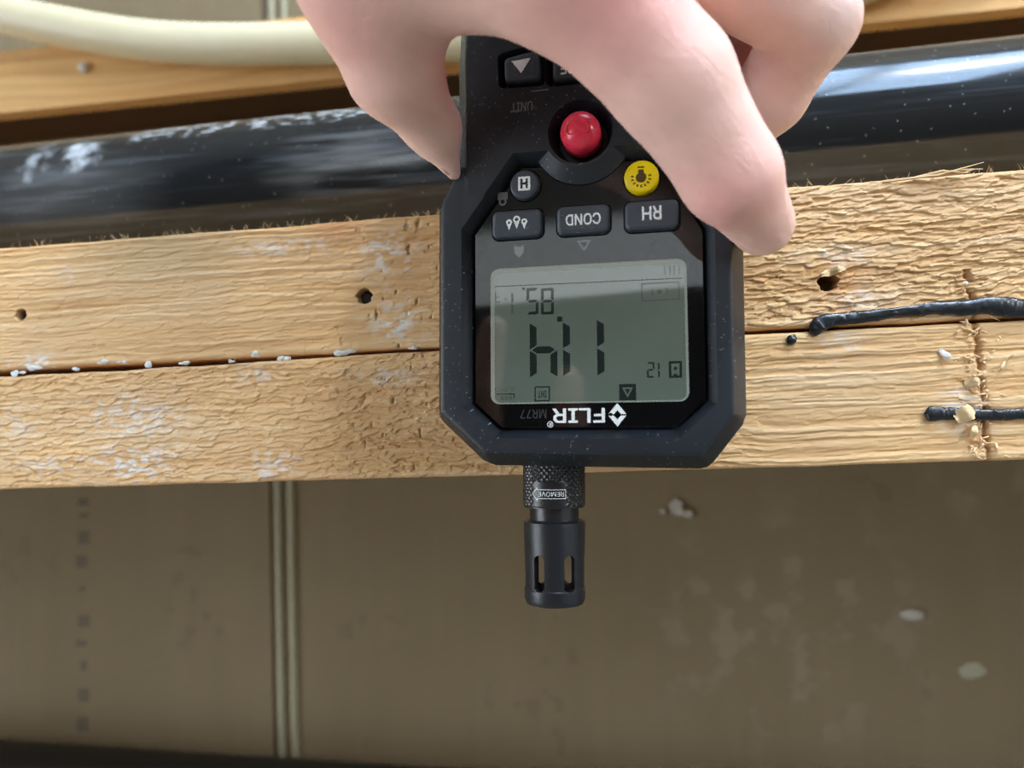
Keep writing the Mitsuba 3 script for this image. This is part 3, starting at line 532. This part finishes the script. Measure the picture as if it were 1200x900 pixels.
fc = np.vstack([q[:, [0, 1, 2]], q[:, [0, 2, 3]], np.c_[j * 0 + n0, j, (j + 1) % na], np.c_[j * 0 + n0 + 1, ii[-1][(j + 1) % na], ii[-1][j]]])
ck = part('probe_collar', along(trimesh.Trimesh(V, fc, process=False)), 'probe_metal', 20, label='black knurled collar of the probe')
def wrap(m):                                                           # bends flat print round the collar
    vv, ff = trimesh.remesh.subdivide_to_size(m.vertices, m.faces, .7, max_iter=12); m = trimesh.Trimesh(vv, ff, process=False)
    q = m.vertices.copy(); a = q[:, 0] / R1; r = R1 + .05 + q[:, 2]; m = m.copy(); m.vertices = np.c_[PU + r * np.sin(a), q[:, 1], PW + r * np.cos(a)]; return m
ar = poly((-4.4, -37.6), (-2.9, -35.9), (-2.9, -36.45), (4.3, -36.45), (4.3, -38.75), (-2.9, -38.75), (-2.9, -39.3))
ar = ar.difference(ar.buffer(-.15)).segmentize(.6)
put(ck + '__arrow', mm(wrap(flat(ar, 0, .05))), 'print_white', label='white outlined arrow')
put(ck + '__lettering', mm(wrap(text('REMOVE', -2.6, -38.15, 3.8, -37.05, 0, False, .05))), 'print_white', label='white word REMOVE inside the arrow')
part('probe_neck', along(lathe([(0, 40.8), (6.2, 40.8), (6.2, 44.6), (0, 44.6)], 64)), 'probe_metal', 30, label='smooth black neck of the probe')
outer = mf(along(lathe([(0, 44.4), (6.9, 44.4), (7.7, 44.9), (7.75, 46), (7.6, 52), (7.45, 60.9), (7.45, 61.2), (7.6, 61.4), (7.6, 63.8), (7.1, 65.0), (6.0, 65.3), (0, 65.3)], 96)))
inner = mf(along(lathe([(0, 46), (6.1, 46), (6.1, 63.2), (0, 63.2)], 64)))
cap = outer - inner
slot = LineString([(0, -60.0), (0, -54.0)]).buffer(1.45, quad_segs=8); slot = unary_union([slot, sbox(-1.45, -60.8, 1.45, -55)])
for i in range(3):
    s_ = plate(slot, -12, 12); s_.apply_transform(trimesh.transformations.rotation_matrix(math.radians(39 + 60 * i), (0, 1, 0))); s_.apply_translation((PU, 0, PW)); cap -= mf(s_)
part('probe_cap', tm(cap), 'probe_plastic', 30, label='slotted black cap over the sensor')
labels[MK] = {'label': 'black handheld moisture meter with a grey display, resting on the two boards', 'category': 'moisture meter'}

# ------------------------------------------------------------------ the hand
def sdf_cone(P, a, b, ra, rb):
    ba = b - a; l2 = ba @ ba; h = np.clip(((P - a) @ ba) / l2, 0, 1)
    return np.linalg.norm(P - a - h[..., None] * ba, axis=-1) - (ra + (rb - ra) * h)
def smin(a, b, k):
    h = np.maximum(k - np.abs(a - b), 0) / k; return np.minimum(a, b) - h * h * k * .25
def surface_nets(f, org, h):
    s = f < 0; n = np.array(f.shape) - 1
    c = [(a, b, d) for a in (0, 1) for b in (0, 1) for d in (0, 1)]
    sl = lambda A, o: A[o[0]:o[0] + n[0], o[1]:o[1] + n[1], o[2]:o[2] + n[2]]
    cnt = sum(sl(s, o).astype(np.int8) for o in c); act = (cnt > 0) & (cnt < 8)
    I = np.argwhere(act); idx = -np.ones(act.shape, int); idx[act] = np.arange(len(I))
    pos = np.zeros((len(I), 3)); num = np.zeros(len(I))
    for i, o in enumerate(c):
        for o2 in c[i + 1:]:
            if sum(abs(np.subtract(o, o2))) != 1: continue
            a, b = f[tuple((I + o).T)], f[tuple((I + o2).T)]; m = (a < 0) != (b < 0)
            t = np.where(m, a / np.where(m, a - b, 1), 0)
            pos += np.where(m[:, None], np.array(o) + t[:, None] * (np.array(o2) - np.array(o)), 0); num += m
    v = org + (I + pos / num[:, None]) * h; fs = []
    for ax in range(3):
        b_, c_ = (ax + 1) % 3, (ax + 2) % 3; e = np.eye(3, dtype=int)
        A, B = np.take(s, range(n[ax]), ax), np.take(s, range(1, n[ax] + 1), ax)
        E = np.argwhere(A != B); E = E[(E[:, b_] > 0) & (E[:, c_] > 0) & (E[:, b_] < n[b_]) & (E[:, c_] < n[c_])]
        q = np.stack([idx[tuple((E - e[b_] * i - e[c_] * j_).T)] for i, j_ in ((1, 1), (0, 1), (0, 0), (1, 0))], -1)
        fl = ~A[tuple(E.T)]; q[fl] = q[fl][:, ::-1]; fs.append(q)
    q = np.vstack(fs); m = trimesh.Trimesh(v, np.vstack([q[:, [0, 1, 2]], q[:, [0, 2, 3]]]), process=False)
    if m.volume < 0: m.invert()
    return m
J = lambda px, py, dep, r: (at(px, py, dep), r * .001)
HAND = {
    'palm': [[J(500, -600, .150, 25), J(470, -980, .150, 30)],                                     # wrist and forearm
             [J(560, -560, .150, 20), J(655, -90, .146, 13.5)], [J(560, -560, .150, 20), J(745, -150, .146, 13)],
             [J(500, -560, .152, 20), J(820, -230, .150, 12)], [J(480, -560, .156, 18), J(870, -320, .160, 11)],
             [J(480, -480, .158, 18), J(450, -30, .160, 14)],                                                # thumb base
             [J(462, -80, .158, 14), J(640, -80, .148, 13.5)], [J(550, -200, .152, 18), J(540, -112, .154, 13.0)], [J(526, -103, .154, 13.0), J(640, -67, .150, 13.2)]],
    'thumb': [[J(424, -25, .160, 13.6), J(463, 84, .171, 10.4)], [J(463, 84, .171, 10.4), J(507, 150, .184, 6.6)], [J(507, 150, .184, 6.6), J(532, 204, .190, 1.8)]],
    'index': [[J(641, -68, .147, 14.6), J(787, 94, .154, 12.0)], [J(787, 94, .154, 12.0), J(856, 205, .160, 10.0)], [J(856, 205, .160, 10.0), J(893, 262, .173, 7.2)]],
    'middle': [[J(745, -112, .150, 13.2), J(952, 24, .172, 9.8)], [J(952, 24, .172, 9.8), J(902, 112, .187, 8.6)], [J(902, 112, .187, 8.6), J(856, 166, .200, 7.2)]],
    'ring': [[J(815, -200, .154, 12), J(965, -70, .178, 8.8)], [J(965, -70, .178, 8.8), J(892, 32, .194, 8.2)], [J(892, 32, .194, 8.2), J(846, 92, .204, 7.0)]],
    'little': [[J(860, -290, .162, 10), J(960, -190, .182, 7.6)], [J(960, -190, .182, 7.6), J(890, -90, .197, 7.0)], [J(890, -90, .197, 7.0), J(835, -40, .204, 6.2)]],
}
allp = np.array([q[0] for ch in HAND.values() for c in ch for q in c]); h_ = .00105
lo, hi = allp.min(0) - .035, allp.max(0) + .035
gr = np.stack(np.meshgrid(*[np.arange(lo[i], hi[i], h_) for i in range(3)], indexing='ij'), -1).astype(np.float32)
def chain(segs, k):
    f = np.full(gr.shape[:3], .05, np.float32)
    for (a, ra), (b, rb) in segs:
        mn, mx = np.minimum(a, b) - max(ra, rb) - .02, np.maximum(a, b) + max(ra, rb) + .02
        i0 = np.maximum(((mn - lo) / h_).astype(int), 0); i1 = ((mx - lo) / h_).astype(int) + 1
        s = tuple(slice(x, y) for x, y in zip(i0, i1)); f[s] = smin(f[s], sdf_cone(gr[s], a, b, ra, rb), k)
    return f
palm = chain(HAND['palm'], .014); fld = palm
for nme, k in (('thumb', .008), ('index', .008), ('middle', .006), ('ring', .006), ('little', .006)):
    fld = smin(fld, smin(palm, chain(HAND[nme], .003), k), .0008)
hand = surface_nets(fld, lo, h_)
hand = max(hand.split(only_watertight=False), key=lambda m: len(m.faces))
trimesh.smoothing.filter_taubin(hand, iterations=12)
hv = hand.vertices
base = lin(242, 202, 187); red = lin(238, 158, 152); pale = lin(250, 222, 212)
t = nz(hv[:, 0] * 90, hv[:, 1] * 90 + hv[:, 2] * 60, 71)
hc = base * (1 - .35 * ss(.4, .75, t)[:, None]) + .35 * ss(.4, .75, t)[:, None] * lin(242, 194, 182)
for (px, py, dep), r, am, cc in [((380, 50, .150), 14, .5, red), ((735, -5, .14), 16, .55, red), ((850, 235, .155), 13, .5, red), ((535, 70, .172), 8, .55, red), ((990, 15, .165), 9, .45, pale), ((860, 60, .19), 8, .6, red),
                             ((905, 285, .175), 6, .4, lin(226, 190, 166)), ((640, 40, .14), 12, .25, red), ((905, 70, .18), 8, .4, red)]:
    m = (am * np.exp(-(np.linalg.norm(hv - at(px, py, dep), axis=1) / (r * .001)) ** 2))[:, None]; hc = hc * (1 - m) + cc * m
mot = nz(hv[:, 0] * 260, hv[:, 1] * 260 + hv[:, 2] * 170, 73); hc = hc * (1 + .16 * (mot - .5))[:, None]
fr = ss(.6, .72, nz(hv[:, 0] * 420 + hv[:, 2] * 200, hv[:, 1] * 420, 74, 2)); hc = hc * (1 - .05 * fr[:, None]) + .05 * fr[:, None] * lin(196, 120, 108)
put('person', hand, 'skin', True, color=np.clip(hc, 0, 1), label='bare hand reaching in from the top, gripping the meter between thumb and fingers', category='person')
def nail(c, ax, nrm, L, W):
    ax = unit(ax); nrm = unit(nrm - ax * (nrm @ ax)); sd = np.cross(nrm, ax)
    uu, vv = np.meshgrid(np.linspace(-1, 1, 13), np.linspace(-1, 1, 13), indexing='ij')
    k = 1 - .25 * np.clip(vv, 0, 1) ** 4; top = c + ax * (vv * L / 2)[..., None] + sd * (uu * k * W / 2)[..., None] - nrm * (.0016 * uu ** 2 + .0008 * vv ** 2)[..., None]
    a = top.reshape(-1, 3); return hull(a, a - nrm * .0006)
a, b = at(505, 150, .184), at(531, 203, .190); put('person__thumb_nail', nail((a + b) / 2 + ROT @ np.array([-.0013, .0008, .0026]), b - a, ROT @ np.array([-1, .3, .8]), .0085, .0075), 'nail_plate', 40, label='thumb nail seen edge-on')
a, b = at(856, 205, .160), at(893, 262, .173); put('person__finger_nail', nail((a + b) / 2 + (b - a) * .3 + ROT @ np.array([.0066, -.003, -.0005]), b - a, ROT @ np.array([1, -.45, -.15]), .010, .0095), 'nail_plate', 40, label='index finger nail seen edge-on')

# ------------------------------------------------------------------ the phone that takes the picture and the fingers on its back (seen only as reflections in the display)
ph = rr((-.057, .033), .074, .039, .010)
put('smartphone', loft([(ph, .2185), (off(ph, .0006), .2195), (off(ph, .0006), .2262), (ph, .2272)]), 'phone_case', 30, label='dark phone above the meter, mirrored as the dark lower half of the display', category='phone')
W_ = lambda x, y, z, r: (np.array([x, y, z]), r * .001)
CH = {'palm': [[W_(-.30, -.30, .30, 28), W_(-.15, -.10, .235, 22)], [W_(-.15, -.10, .235, 20), W_(-.055, -.032, .214, 10)], [W_(-.15, -.10, .235, 20), W_(-.098, -.030, .214, 10)], [W_(-.15, -.10, .235, 20), W_(-.14, -.035, .216, 10)],
               [W_(-.14, -.09, .24, 18), W_(-.10, -.045, .246, 12)]],
      'a': [[W_(-.055, -.030, .213, 9.5), W_(-.054, .006, .2098, 8.2)], [W_(-.054, .006, .2098, 8.2), W_(-.055, .030, .2104, 7.2)]],
      'b': [[W_(-.098, -.030, .213, 9.5), W_(-.097, .028, .2096, 8.2)], [W_(-.097, .028, .2096, 8.2), W_(-.092, .058, .2108, 7.0)]],
      'c': [[W_(-.14, -.035, .214, 9), W_(-.136, .0, .2096, 8)], [W_(-.136, .0, .2096, 8), W_(-.128, .024, .2102, 7)]],
      'd': [[W_(-.10, -.045, .246, 11), W_(-.075, -.012, .243, 9.5)], [W_(-.075, -.012, .243, 9.5), W_(-.055, .012, .2365, 7.5)]]}
pp = np.array([q[0] for ch in CH.values() for c in ch for q in c]); h_ = .0016; lo, hi = pp.min(0) - .036, pp.max(0) + .036
gr = np.stack(np.meshgrid(*[np.arange(lo[i], hi[i], h_) for i in range(3)], indexing='ij'), -1).astype(np.float32)
palm = chain(CH['palm'], .014); fld = palm
for c in 'abcd': fld = smin(fld, smin(palm, chain(CH[c], .003), .006), .0008)
h2 = surface_nets(fld, lo, h_); h2 = max(h2.split(only_watertight=False), key=lambda m: len(m.faces)); trimesh.smoothing.filter_taubin(h2, iterations=10)
put('person', h2, 'skin', True, color=np.tile(base, (len(h2.vertices), 1)), label='bare hand holding the phone, its fingertips mirrored as pink spots in the display', category='person')
